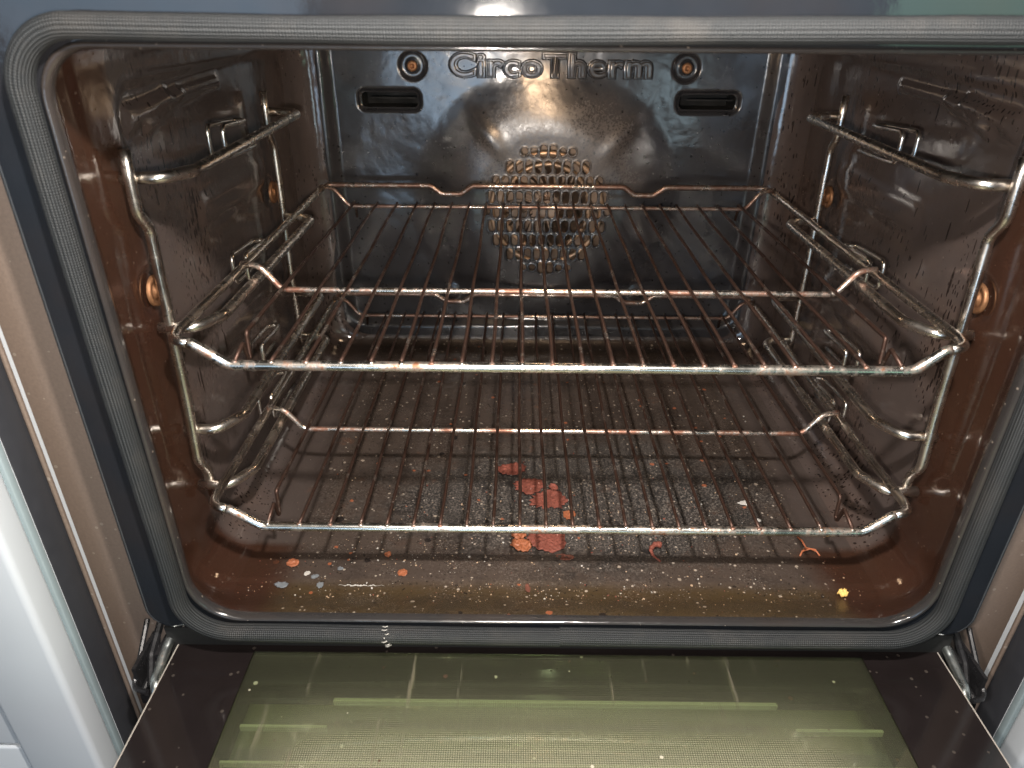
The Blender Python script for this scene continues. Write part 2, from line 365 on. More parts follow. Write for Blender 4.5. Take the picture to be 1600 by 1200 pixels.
def tube_data(pts, r, seg=12, closed=False, rad=None, cap=True):
    pts = [Vector(p) for p in pts]; n = len(pts); V = []; Fc = []
    def tan(i):
        if closed: return (pts[(i+1) % n]-pts[i-1]).normalized()
        return (pts[min(i+1, n-1)]-pts[max(i-1, 0)]).normalized()
    t0 = tan(0); up = Vector((0, 0, 1)) if abs(t0.z) < .9 else Vector((1, 0, 0))
    u = t0.cross(up).normalized(); prev = t0
    for i in range(n):
        t = tan(i)
        q = prev.rotation_difference(t); u = q @ u; u = (u-t*u.dot(t)).normalized(); v = t.cross(u); prev = t
        rr = r if rad is None else rad(i/(n-1))
        for k in range(seg):
            a = 2*math.pi*k/seg; V.append(pts[i]+u*(math.cos(a)*rr)+v*(math.sin(a)*rr))
    m = n if closed else n-1
    for i in range(m):
        for k in range(seg):
            a = i*seg+k; b = i*seg+(k+1) % seg; c = ((i+1) % n)*seg+(k+1) % seg; d = ((i+1) % n)*seg+k
            Fc.append((a, b, c, d))
    if not closed and cap:
        Fc.append(tuple(range(seg))[::-1]); Fc.append(tuple((n-1)*seg+k for k in range(seg)))
    return V, Fc
def join(*ds):
    V = []; Fc = []
    for v, f in ds:
        o = len(V); V += list(v); Fc += [tuple(i+o for i in g) for g in f]
    return V, Fc
def tube(name, pts, r, m, parent=None, seg=12, **k):
    V, Fc = tube_data(pts, r, seg, **k); return obj(name, mesh_np(name, V, Fc, m), parent)
def box_data(x0, x1, y0, y1, z0, z1):
    V = [(x, y, z) for x in (x0, x1) for y in (y0, y1) for z in (z0, z1)]
    return V, [(0, 1, 3, 2), (4, 6, 7, 5), (0, 4, 5, 1), (2, 3, 7, 6), (0, 2, 6, 4), (1, 5, 7, 3)]
def bev_box(name, b, m, parent=None, bevel=.001, seg=2):
    V, Fc = box_data(*b); me = mesh_np(name, V, Fc, m, False)
    bm = bmesh.new(); bm.from_mesh(me)
    bmesh.ops.bevel(bm, geom=bm.edges[:], offset=bevel, segments=seg, affect='EDGES', profile=.5)
    bmesh.ops.recalc_face_normals(bm, faces=bm.faces[:])
    for f in bm.faces: f.smooth = True
    bm.to_mesh(me); bm.free()
    return obj(name, me, parent)
def sstep(a, b, x):
    t = np.clip((x-a)/(b-a), 0, 1); return t*t*(3-2*t)
def rrect(hw, zb, zt, r, ns=60, nc=10, rt=None):
    if isinstance(r, tuple): r, rt = r
    """rounded rectangle points (x,z), counter-clockwise from bottom middle; straight sides subdivided"""
    rt = r if rt is None else rt
    P = []
    def line(a, b, n): 
        for k in range(n): t = k/n; P.append((a[0]+(b[0]-a[0])*t, a[1]+(b[1]-a[1])*t))
    def arc(cx, cz, rr, a0):
        for k in range(nc): a = a0+math.pi/2*k/nc; P.append((cx+rr*math.cos(a), cz+rr*math.sin(a)))
    line((0, zb), (hw-r, zb), ns//2); arc(hw-r, zb+r, r, -math.pi/2)
    line((hw, zb+r), (hw, zt-rt), ns); arc(hw-rt, zt-rt, rt, 0)
    line((hw-rt, zt), (-hw+rt, zt), ns); arc(-hw+rt, zt-rt, rt, math.pi/2)
    line((-hw, zt-rt), (-hw, zb+r), ns); arc(-hw+r, zb+r, r, math.pi)
    line((-hw+r, zb), (0, zb), ns//2)
    return np.array(P)

# ================================================================== THE OVEN
oven = empty('oven', (0, 0, -.10))
tag(oven, 'black built-in oven with its door open, dirty enamel cavity and grey braided door seal', 'oven')
def op(name, me): 
    o = obj(name, me, oven); o.matrix_parent_inverse = Matrix.Translation((0, 0, .10)); return o
def under_oven(o):
    o.parent = oven; o.matrix_parent_inverse = Matrix.Translation((0, 0, .10)); return o

# ---- cavity liner: loft of rounded rectangles, split into floor, side walls, ceiling and mouth rim
ZB, ZT, HW = -.070, .288, .256
NS, NC = 90, 10
ys, secs = [], []
def sec(y, hw, zb, zt, r): ys.append(y); secs.append((hw, zb, zt, r))
sec(-.0455, .2415, -.0635, .2815, (.032, .024))
for k in range(7):   # rolled lip
    a = math.pi*k/6
    sec(-.0455-.0035*math.sin(a), .2415-.0035*(1-math.cos(a))/2*1.0, -.0635+.0032*(1-math.cos(a))/2, .2815-.003*(1-math.cos(a))/2, (.032, .024))
for t in np.linspace(0, 1, 12)[1:]:
    s_ = float(sstep(0, 1, t)); sec(-.0455+.0335*t, .238+.018*min(1, s_*1.0), -.0603-.0105*s_, .2785+.0095*s_, (.032-.004*s_, .024))
for y in (-.010, -.0075, -.005, -.0025, 0.): sec(y, HW, -.0708 if y < -.004 else ZB, ZT, (.028, .024))
for y in np.linspace(.004, .362, 120): sec(float(y), HW, ZB, ZT, (.028, .024))
for k in range(1, 10):
    a = math.pi/2*k/9; d = .024*(1-math.cos(a)); yy = .364+.024*math.sin(a)
    sec(yy, HW-d, ZB+d*.55, ZT-d, (.028, .024))
rows = []
for y, (hw, zb, zt, r) in zip(ys, secs):
    P = rrect(hw, zb, zt, r, NS, NC)
    rows.append(np.column_stack([P[:, 0], np.full(len(P), y), P[:, 1]]))
G = np.array(rows)                      # [i, j, 3]
def rbox_sdf(a, b, ca, cb, ha, hb, r):
    qa, qb = np.abs(a-ca)-ha+r, np.abs(b-cb)-hb+r
    return np.hypot(np.maximum(qa, 0), np.maximum(qb, 0))+np.minimum(np.maximum(qa, qb), 0)-r
def seg_sdf(a, b, a0, b0, a1, b1):
    da, db = a1-a0, b1-b0; t = np.clip(((a-a0)*da+(b-b0)*db)/(da*da+db*db), 0, 1)
    return np.hypot(a-a0-da*t, b-b0-db*t)
X, Y, Z = G[..., 0].copy(), G[..., 1].copy(), G[..., 2].copy()
side = (np.abs(X) > HW-.002) & (Y > 0)
sg = np.sign(X)
h = np.zeros_like(X)
h += .0032*sstep(.004, -.005, rbox_sdf(Y, Z, .203, .105, .162, .148, .018))          # panel pressed outwards
h -= .0016*sstep(.004, -.002, rbox_sdf(Y, Z, .200, .158, .075, .010, .010))           # shallow stiffening ribs
h -= .0016*sstep(.004, -.002, rbox_sdf(Y, Z, .200, .060, .085, .010, .010))
for (cy_, cz_) in ((.033, .1365), (.277, .138)):
    h += .002*sstep(.016, .010, np.hypot(Y-cy_, Z-cz_))
for (y0, z0, y1, z1) in ((.052, .2380, .200, .2410), (.050, .2300, .110, .2420), (.075, .2270, .130, .2400)):
    h -= .0030*sstep(.0050, .0, seg_sdf(Y, Z, y0, z0, y1, z1))
h += .0012*np.sin(Y*22+1.3)*np.sin(Z*17)                                             # sheet metal is never flat
G[..., 0] = np.where(side, X+sg*h, X)
fl = (Z < ZB+.003) & (np.abs(X) < HW-.034) & (Y > -.012)
hf = -.0018*sstep(.006, -.004, rbox_sdf(X, Y, 0, .185, .215, .155, .03)) + .0016*np.sin(X*13+.5)*np.sin(Y*15)
G[..., 2] = np.where(fl, Z+hf*sstep(0, .02, Y)*sstep(.24, .20, np.abs(X)), G[..., 2])
ce = (Z > ZT-.002) & (Y > 0)
G[..., 2] = np.where(ce, Z+.008*sstep(.01, -.01, rbox_sdf(X, Y, 0, .19, .19, .15, .03)), G[..., 2])
ni, nj = G.shape[:2]
V = G.reshape(-1, 3)
parts = {'mouth_rim': [], 'floor_panel': [], 'side_wall': [], 'side_wall.001': [], 'ceiling_panel': []}
jb1 = NS//2+NC//2; js1 = NS//2+NC+NS+NC//2; js2 = js1+NC+NS; jb2 = js2+NC+NS
jf1, jf2 = NS//2, nj-NS//2-1
imouth = 8
for i in range(ni-1):
    for j in range(nj):
        j2 = (j+1) % nj
        f = (i*nj+j, i*nj+j2, (i+1)*nj+j2, (i+1)*nj+j)
        if i < imouth: k = 'mouth_rim'
        elif j < jf1 or j >= jf2+1: k = 'floor_panel'
        elif j < js1: k = 'side_wall'
        elif j < js2: k = 'ceiling_panel'
        else: k = 'side_wall.001'
        parts[k].append(f)
def compact(V, faces):
    used = sorted({i for f in faces for i in f}); mp = {u: n for n, u in enumerate(used)}
    return [V[u] for u in used], [tuple(mp[i] for i in f) for f in faces]
for k, fs in parts.items():
    v, f = compact(V, fs)
    nm = k.split('.')[0]
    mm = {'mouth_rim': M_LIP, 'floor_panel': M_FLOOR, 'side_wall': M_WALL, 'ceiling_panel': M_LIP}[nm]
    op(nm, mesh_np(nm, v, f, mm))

# ---- back wall: height field with real holes
def obround(x, z, cx, cz, hw, hh):
    qz = np.maximum(np.abs(z-cz)-(hh-hw), 0) if hh >= hw else np.abs(z-cz)
    qx = np.abs(x-cx)
    if hh < hw: qx = np.maximum(np.abs(x-cx)-(hw-hh), 0); return np.hypot(qx, np.abs(z-cz))-hh
    return np.hypot(qx, qz)-hw
FX, FZ, FR = 0.002, .0925, .0705
def axis(segs):
    out = []
    for a, b, s in segs: out += list(np.linspace(a, b, max(2, int(round((b-a)/s))+1))[:-1])
    out.append(segs[-1][1]); return np.array(out)
gx = axis([(-.2365, -.20, .0014), (-.20, -.125, .0011), (-.125, -.073, .0016), (-.073, .077, .00075), (.077, .127, .0016), (.127, .20, .0011), (.20, .2365, .0014)])
gz = axis([(-.064, -.035, .0009), (-.035, .019, .0022), (.019, .166, .00075), (.166, .19, .0016), (.19, .275, .0011)])
GX, GZ = np.meshgrid(gx, gz)
SD = np.full(GX.shape, 9.)
holes = []
for i in range(9):
    zc = FZ+(i-4)*.0158
    off = 0 if i % 2 else .005
    for k in range(-8, 9):
        xc = FX+k*.0100+off
        rr = math.hypot(xc-FX, zc-FZ)
        if rr > FR-.0025: continue
        hh = .0065 if rr < FR-.0056 else .0036
        holes.append((xc, zc, hh))
for xc, zc, hh in holes:
    mk = (np.abs(GX-xc) < .008) & (np.abs(GZ-zc) < .011)
    SD[mk] = np.minimum(SD[mk], obround(GX[mk], GZ[mk], xc, zc, .0034, hh))
for xc in (-.1624, .1644):
    SD = np.minimum(SD, rbox_sdf(GX, GZ, xc, .2035, .0290, .0072, .0045))
# snap near-edge vertices onto the hole outline
gzd, gxd = np.gradient(SD); 
dX = np.gradient(GX, axis=1); dZ = np.gradient(GZ, axis=0)
gxn, gzn = gxd/dX, gzd/dZ; ln_ = np.hypot(gxn, gzn)+1e-9
near = np.abs(SD) < .00045
GXs = np.where(near, GX-SD*gxn/ln_, GX); GZs = np.where(near, GZ-SD*gzn/ln_, GZ)
SDs = np.where(near, 0, SD)
# forward (towards camera) height
H = np.zeros_like(GX)
rad = np.hypot(GX-FX, GZ-FZ)
H += .0125*sstep(.150, .078, rad)                                         # dome round the fan
dome = np.hypot((GX-FX), (GZ-FZ)*1.0)
H += .0030*np.exp(-((GX+.062)*.75+(GZ-.172)*.66)**2/.00008-((GX+.062)*-.66+(GZ-.172)*.75)**2/.0006)
H += .0030*np.exp(-((GX-.078)*-.75+(GZ-.172)*.66)**2/.00008-((GX-.078)*.66+(GZ-.172)*.75)**2/.0006)
H -= .0080*sstep(.007, -.007, rbox_sdf(GX, GZ, 0, .155, .2235, .196, .018))  # recessed panel
for sx, sz in ((-.1367, .2359), (.1385, .2357)):
    d = np.hypot(GX-sx, GZ-sz)
    H -= .0042*sstep(.0150, .0105, d)*sstep(.0045, .0075, d)
for sx in (-.105, .108):
    H += .002*sstep(.012, .005, np.hypot(GX-sx, GZ+.004))
slot = np.minimum(rbox_sdf(GX, GZ, -.1624, .2035, .0290, .0072, .0045), rbox_sdf(GX, GZ, .1644, .2035, .0290, .0072, .0045))
H -= .0038*sstep(.0055, .0, slot)
H += .0010*np.sin(GX*21+.7)*np.sin(GZ*18+.4)+.0006*np.sin(GX*47)*np.cos(GZ*39)
rim = .0013
inh = (rad < FR+.01)
t = np.clip(1-SDs/rim, 0, 1)
H += np.where(inh, .0011*np.exp(-((SDs-.0008)/.0006)**2), 0)
H -= np.where(inh, .0013*(1-np.sqrt(np.maximum(0, 1-t*t))), 0)
YB = .3885
verts = np.column_stack([GXs.ravel(), (YB-H).ravel(), GZs.ravel()])
nz, nx = GX.shape
faces = []
ins = SDs < -1e-6
for i in range(nz-1):
    for j in range(nx-1):
        if ins[i, j] or ins[i+1, j] or ins[i, j+1] or ins[i+1, j+1]:
            q = [(i, j), (i, j+1), (i+1, j+1), (i+1, j)]; q = [p for p in q if not ins[p]]
            if len(q) == 3 : faces.append(tuple(a*nx+b for a, b in q))
            continue
        faces.append((i*nx+j, i*nx+j+1, (i+1)*nx+j+1, (i+1)*nx+j))
v, f = compact(verts, faces)
back = op('back_wall', mesh_np('back_wall', v, f, M_BACKP))

# lettering pressed into the back wall: a raised outline with raised letters on it
def text_mesh(name, s, size, depth, bevel, offset, m, loc, yoff):
    c = bpy.data.curves.new(name, 'FONT'); c.body = s; c.size = size; c.extrude = depth; c.bevel_depth = bevel; c.bevel_resolution = 3
    c.offset = offset; c.align_x = 'CENTER'; c.resolution_u = 6; c.space_character = 1.10
    o = bpy.data.objects.new(name, c); col.objects.link(o)
    dg = bpy.context.evaluated_depsgraph_get(); me = bpy.data.meshes.new_from_object(o.evaluated_get(dg))
    bpy.data.objects.remove(o)
    xs = [v.co.x for v in me.vertices]; W = max(xs)-min(xs); cx = (max(xs)+min(xs))/2
    k = .203/W if offset < .0006 else .2064/W
    me.transform(Matrix.Translation(loc) @ Matrix.Rotation(math.pi/2, 4, 'X') @ Matrix.Diagonal((k, .93, 1, 1)) @ Matrix.Translation((-cx, 0, 0)))
    me.materials.clear(); me.materials.append(m)
    for p in me.polygons: p.use_smooth = True
    return me
M_LETTER = enamel('letter_enamel', (.05, .045, .044), rough=.17, speck=0)
YT = YB+.008
op('embossed_outline', text_mesh('embossed_outline', 'CircoTherm', .0315, .0006, .0013, .0014, M_BACKP, (.0022, YT-.0004, .2274), 0))
op('embossed_lettering', text_mesh('embossed_lettering', 'CircoTherm', .0315, .0012, .0012, -.0004, M_LETTER, (.0022, YT-.0026, .2274), 0))

# screws in the two round dimples
for sx, sz in ((-.1367, .2359), (.1385, .2357)):
    bm = bmesh.new()
    prof = [(.0052, 0), (.0052, .0020), (.0046, .0030), (.0027, .0034), (.0024, .0033), (.0021, .0014), (0.0001, .0012)]
    seg = 24; ring = []
    for r_, h_ in prof: ring.append([bm.verts.new((sx+r_*math.cos(2*math.pi*k/seg), YT-.001-h_, sz+r_*math.sin(2*math.pi*k/seg))) for k in range(seg)])
    for a, b_ in zip(ring, ring[1:]):
        for k in range(seg): bm.faces.new((a[k], a[(k+1) % seg], b_[(k+1) % seg], b_[k]))
    bmesh.ops.recalc_face_normals(bm, faces=bm.faces[:])
    me = bpy.data.meshes.new('screw'); bm.to_mesh(me); bm.free(); me.materials.append(M_BRASS)
    me.polygons.foreach_set('use_smooth', [True]*len(me.polygons)); op('screw', me)
# dark pocket behind each slot, with a thin shelf inside
for xc in (-.1624, .1644):
    P = [(-.031, -.009), (.031, -.009), (.031, .009), (-.031, .009)]
    V_ = [(xc+a, YB+.0085, .2035+b) for a, b in P]+[(xc+a, YB+.055, .2035+b) for a, b in P]
    F_ = [(0, 1, 5, 4), (1, 2, 6, 5), (2, 3, 7, 6), (3, 0, 4, 7), (4, 5, 6, 7)]
    V2, F2 = box_data(xc-.020, xc+.027, YB+.016, YB+.017, .2040, .2056)
    a, b_ = join((V_, F_), (V2, F2)); op('vent_slot', mesh_np('vent_slot', a, b_, M_BLACK, False))
# fan behind the grille: chamber, ring heater, impeller
ring_pts = lambda r_, y_, n=64: [(FX+r_*math.cos(2*math.pi*k/n), y_, FZ+r_*math.sin(2*math.pi*k/n)) for k in range(n)]
ch = [(FX+.11*math.cos(2*math.pi*k/48), YB+y_, FZ+.11*math.sin(2*math.pi*k/48)) for y_ in (.012, .030) for k in range(48)]
chf = [(k, (k+1) % 48, 48+(k+1) % 48, 48+k) for k in range(48)]+[tuple(range(48, 96))]
op('fan_chamber', mesh_np('fan_chamber', ch, chf, M_FAN, False))
a = join(tube_data(ring_pts(.0600, YB+.006), .0030, 10, True), tube_data(ring_pts(.0470, YB+.014), .0030, 10, True))
op('ring_heater', mesh_np('ring_heater', *a, M_TAN))
bl = []
for k in range(22):
    t0 = 2*math.pi*k/22; V_ = []
    for r_, dt in ((.016, 0), (.026, .10), (.036, .22), (.046, .36)):
        for y_ in (YB+.004, YB+.024):
            V_.append((FX+r_*math.cos(t0+dt+(y_-YB)*8), y_, FZ+r_*math.sin(t0+dt+(y_-YB)*8)))
    bl.append((V_, [(0, 1, 3, 2), (2, 3, 5, 4), (4, 5, 7, 6)]))
disc = [(FX+r_*math.cos(2*math.pi*k/40), YB+.025, FZ+r_*math.sin(2*math.pi*k/40)) for r_ in (.002, .048) for k in range(40)]
bl.append((disc, [(k, (k+1) % 40, 40+(k+1) % 40, 40+k) for k in range(40)]))
bl.append(tube_data([(FX, YB+.002, FZ), (FX, YB+.03, FZ)], .011, 20))
op('fan_wheel', mesh_np('fan_wheel', *join(*bl), M_FAN, False))
# ceiling: grill element and lamp glass (seen mirrored in the door glass)
gp = []
for k in range(6):
    x_ = -.15+.06*k; gp += [(x_, .09, .277), (x_, .29, .277)] if k % 2 == 0 else [(x_, .29, .277), (x_, .09, .277)]
op('grill_element', mesh_np('grill_element', *tube_data(fillet(gp, .028, 8), .0035, 10), M_TAN))

# ---- front flange (face the gasket sits on) with rolled outer edge
def ring_loft(secs_, ns=24, nc=10):
    rows_ = []
    for y_, hw_, zb_, zt_, r_ in secs_:
        P = rrect(hw_, zb_, zt_, r_, ns, nc); rows_.append([(p[0], y_, p[1]) for p in P])
    n = len(rows_[0]); V_ = [p for r_ in rows_ for p in r_]
    F_ = [(i*n+j, i*n+(j+1) % n, (i+1)*n+(j+1) % n, (i+1)*n+j) for i in range(len(rows_)-1) for j in range(n)]
    return V_, F_
fl_secs = [(-.0455, .2405, -.0640, .282, (.032, .024)), (-.0455, .266, -.0700, .306, .020), (-.0455, .2705, -.0705, .450, .014)]
for k in range(1, 6):
    a = math.pi/2*k/5; fl_secs.append((-.0455+.0045*(1-math.cos(a)), .2705+.0045*math.sin(a), -.0705-.0045*math.sin(a), .4505, .014+.004*math.sin(a)))
fl_secs += [(-.036, .2755, -.0755, .4505, .018), (-.033, .2765, -.0765, .4505, .018), (-.006, .2770, -.0770, .4505, .018)]
op('front_flange', mesh_np('front_flange', *ring_loft(fl_secs), M_FLANGE))

# ---- braided door gasket
P = rrect(.246, -.0705, .2875, .031, 60, 16, rt=.027)
# drop duplicate points
Pc = [P[0]]
for q in P[1:]:
    if np.hypot(*(q-Pc[-1])) > 1e-5: Pc.append(q)
if np.hypot(*(Pc[-1]-Pc[0])) < 1e-5: Pc.pop()
Pc = np.array(Pc); n = len(Pc)
cum = np.concatenate([[0], np.cumsum(np.hypot(*(np.roll(Pc, -1, 0)-Pc).T))])
NSC = 56; V_ = []; UVs = []
for i in range(n+1):
    p = Pc[i % n]; tg = Pc[(i+1) % n]-Pc[(i-1) % n]; tg = tg/np.hypot(*tg); nrm = np.array([tg[1], -tg[0]])
    wob = 1+.03*math.sin(cum[i]*31)+.02*math.sin(cum[i]*77+1)
    sag = .0008*math.sin(cum[i]*12.3)
    for k in range(NSC):
        a = 2*math.pi*k/NSC
        rr = 1+.014*math.cos(a*20)
        dx = .0053*wob*rr*math.copysign(abs(math.cos(a))**.85, math.cos(a)); dy = .0056*rr*math.copysign(abs(math.sin(a))**.85, math.sin(a))
        V_.append((p[0]+nrm[0]*(dx+sag), -.0515+dy, p[1]+nrm[1]*(dx+sag)))
        UVs.append((cum[i], .036*k/NSC))
F_ = [(i*NSC+k, i*NSC+(k+1) % NSC, (i+1)*NSC+(k+1) % NSC, (i+1)*NSC+k) for i in range(n) for k in range(NSC-1)]
# seam column gets its own vertices so the UV does not wrap
base = len(V_)
for i in range(n+1): V_.append(V_[i*NSC]); UVs.append((cum[i], .036))
F_ += [(i*NSC+NSC-1, base+i, base+i+1, (i+1)*NSC+NSC-1) for i in range(n)]
gas = op('door_gasket', mesh_np('door_gasket', V_, F_, M_GASKET, True, UVs))
st = []
random.seed(4)
for k in range(9):
    a = math.pi*(1.02+.9*k/8)
    c = Vector((-.1135+random.uniform(-.0012, .0012), -.0515+.0066*math.sin(a), -.0705+.0080*math.cos(a)*-1))
    d = Vector((random.uniform(-.0022, .0022), 0, random.uniform(-.0008, .0008)))
    st.append(tube_data([c-d, c+Vector((0, -.0006, 0)), c+d], .00035, 5))
g_s = obj('seam_stitch', mesh_np('seam_stitch', *join(*st), M_WHITE)); g_s.parent = gas

# ---- brown-grey side metal, black trim, glass edge of the housing on both sides
for s in (-1, 1):
    x0, x1 = sorted((s*.262, s*.3370))
    bev_o = bev_box('side_metal', (x0, x1, -.010, -.006, -.34, .46), M_STEELSIDE, None, .0006); under_oven(bev_o)
    lip = bev_box('side_metal_edge', *( ((min(s*.3155, s*.3183), max(s*.3155, s*.3183), -.0300, -.0272, -.34, .46)), M_STEELSIDE)); under_oven(lip)
    x0, x1 = sorted((s*.3187, s*.345))
    t_ = bev_box('side_trim', (x0, x1, -.0502, -.0268, -.36, .46), M_TRIM, None, .0008); under_oven(t_)
    g_ = bev_box('side_glass_edge', (x0, x1, -.0558, -.0504, -.36, .46), M_GLASSEDGE, None, .0008); under_oven(g_)

# ---- screws holding the shelf supports
def washer(name, x, y, z, s, r=.0098):
    bm = bmesh.new(); seg = 28; ring = []
    prof = [(r, 0), (r, .0015), (r*.92, .0024), (r*.74, .0024), (r*.68, .0012), (r*.50, .0012), (r*.46, .0034), (r*.30, .0040), (.0001, .0040)]
    for r_, h_ in prof: ring.append([bm.verts.new((x-s*h_, y+r_*math.cos(2*math.pi*k/seg), z+r_*math.sin(2*math.pi*k/seg))) for k in range(seg)])
    for a, b_ in zip(ring, ring[1:]):
        for k in range(seg): bm.faces.new((a[k], a[(k+1) % seg], b_[(k+1) % seg], b_[k]))
    bmesh.ops.recalc_face_normals(bm, faces=bm.faces[:])
    me = bpy.data.meshes.new(name); bm.to_mesh(me); bm.free(); me.materials.append(M_BRASS)
    me.polygons.foreach_set('use_smooth', [True]*len(me.polygons)); return me
for s in (-1, 1):
    for y, z in ((.033, .1365), (.277, .138)):
        op('support_screw', washer('support_screw', s*.2565, y, z, s))

# ---- open door below the cavity
DZ = -.095
door_me = mesh_np('door', *join(box_data(-.2585, -.2095, -.47, -.030, DZ-.030, DZ-.006), box_data(.2095, .2585, -.47, -.030, DZ-.030, DZ-.006), box_data(-.2093, .2093, -.050, -.030, DZ-.030, DZ-.006)), M_BORDER, False)
door = op('door', door_me)
def dchild(o): o.parent = door; return o
bx = bev_box('glass_pane', (-.2075, .2075, -.475, -.0452, DZ-.0044, DZ-.0004), M_GLASS, None, .0002); dchild(bx)
bd = []
for b4 in ((-.2610, -.2077, -.475, -.026), (.2077, .2610, -.475, -.026), (-.2075, .2075, -.0450, -.026)):
    bd.append(box_data(b4[0], b4[1], b4[2], b4[3], DZ-.004, DZ))
M_BPRINT = M_BORDER
dchild(obj('glass_border', mesh_np('glass_border', *join(*bd), M_BORDER, False)))
M_EDGE = simple('ground_glass_edge', (.40, .37, .33), .4, 0, 80, .1)
for s in (-1, 1):
    x0, x1 = sorted((s*.2611, s*.2622)); dchild(bev_box('glass_edge', (x0, x1, -.475, -.026, DZ-.0038, DZ-.0001), M_EDGE, None, .0003))
dchild(bev_box('outer_pane', (-.2583, .2583, -.475, -.031, DZ-.0340, DZ-.0304), M_PANE2, None, .0002))
br = []  # added strips under the pane, standing in for bright reflections in the glass
br += [box_data(-.146, .140, -.0802, -.0790, DZ-.0090, DZ-.0047), box_data(-.146, .140, -.0775, -.0768, DZ-.0090, DZ-.0060), box_data(-.146, .140, -.0789, -.0776, DZ-.0092, DZ-.0075)]
br.append(box_data(-.200, -.146, -.0990, -.0972, DZ-.0090, DZ-.0047)); br.append(box_data(.146, .200, -.0980, -.0962, DZ-.0090, DZ-.0047))
br.append(box_data(-.204, .204, -.1228, -.1212, DZ-.0090, DZ-.0047)); br.append(box_data(-.204, .204, -.1285, -.1275, DZ-.0090, DZ-.0047))
dchild(obj('reflection_strip', mesh_np('reflection_strip', *join(*br), M_REFL_STRIP, False)))

# hinges
for s in (-1, 1):
    hg = []
    hg.append(box_data(*sorted((s*.2655, s*.2840)), -.062, -.030, -.128, -.120))
    hg.append(tube_data(fillet([(s*.2845, -.030, -.082), (s*.2845, -.052, -.100), (s*.2835, -.066, -.108), (s*.272, -.070, -.106)], .006), .0018, 8))
    hg.append(tube_data(fillet([(s*.2760, -.028, -.084), (s*.2790, -.045, -.100), (s*.2740, -.062, -.110)], .01), .0026, 8))
    hg.append(tube_data(fillet([(s*.2810, -.028, -.094), (s*.2750, -.048, -.104), (s*.2800, -.062, -.114)], .01), .0020, 8))
    hg.append(box_data(*sorted((s*.2810, s*.2835)), -.062, -.030, -.119, -.094))
    hg.append(box_data(*sorted((s*.270, s*.2735)), -.050, -.030, -.118, -.094))
    hm = mesh_np('hinge', *join(*hg), M_HINGE, False)
    ho = dchild(obj('hinge', hm))
    arm = tube_data(fillet([(s*.266, -.024, -.086), (s*.2675, -.045, -.094), (s*.2665, -.066, -.098), (s*.262, -.076, -.101)], .012), .0034, 12)
    dchild(obj('hinge_arm', mesh_np('hinge_arm', *arm, M_ZINC)))
op('front_sill', mesh_np('front_sill', *box_data(-.268, .268, -.040, -.005, -.150, -.079), M_BLACK, False))
M_DRAWER = simple('pale_drawer_front', (.50, .46, .38), .4, 0, 30, .04)
dr_ = bev_box('drawer', (-.2450, .2450, -.077, -.042, -.46, -.152), M_DRAWER, None, .003)
tag(dr_, 'pale drawer front seen through the glass of the open oven door', 'drawer')

# ================================================================== SHELF SUPPORTS (left and right wall)
LV = (.2075, .1150, .0395, -.0070)
def make_support(s, label):
    root = empty('shelf_support', (s*.248, .0236, -.015))
    tag(root, label, 'shelf support', 'wire shelf supports on the side walls')
    inv = Matrix.Translation(root.location).inverted()
    def part(name, data, m):
        me = mesh_np(name, data[0], data[1], m); me.transform(inv); return obj(name, me, root)
    def P(pts, r): return resample(fillet([(s*x, y, z) for x, y, z in pts], r, 5), .012)
    part('post', tube_data(P([(.2465, .019, .2240), (.2475, .019, .189), (.2475, .0285, .177), (.2475, .0225, .060), (.2475, .0185, .018), (.2475, .0275, .004), (.2475, .0275, -.018)], .012), .0033, 12), M_SUPPORT)
    part('post', tube_data(P([(.2485, .268, .2260), (.2485, .268, .191), (.2485, .277, .180), (.2485, .272, .060), (.2485, .272, -.014)], .012), .0031, 12), M_SUPPORT)
    for L in LV:
        part('rail', tube_data(P([(.2545, .0270, L), (.2250, .0250, L), (.2215, .268, L+.0005), (.2235, .2735, L+.0005), (.2480, .274, L+.0015)] if False else
             [(.2545, .0250, L), (.2330, .0250, L), (.2215, .045, L), (.2205, .272, L+.0005), (.2470, .272, L+.0015)], .011), .0036, 14), M_SUPPORT)
        a = [(.2445, .187, L-.0120), (.2440, .128, L-.0100), (.2440, .128, L+.0120), (.2440, .176, L+.0085), (.2360, .182, L+.0080), (.2350, .170, L+.0085), (.2350, .132, L+.0115), (.2350, .132, L-.0100), (.2360, .194, L-.0130)]
        part('clip', tube_data(P(a, .0045), .0018, 8), M_CLIP)
    return root
make_support(-1, 'chrome wire shelf support hooked on the left side wall of the oven')
make_support(1, 'chrome wire shelf support hooked on the right side wall of the oven')

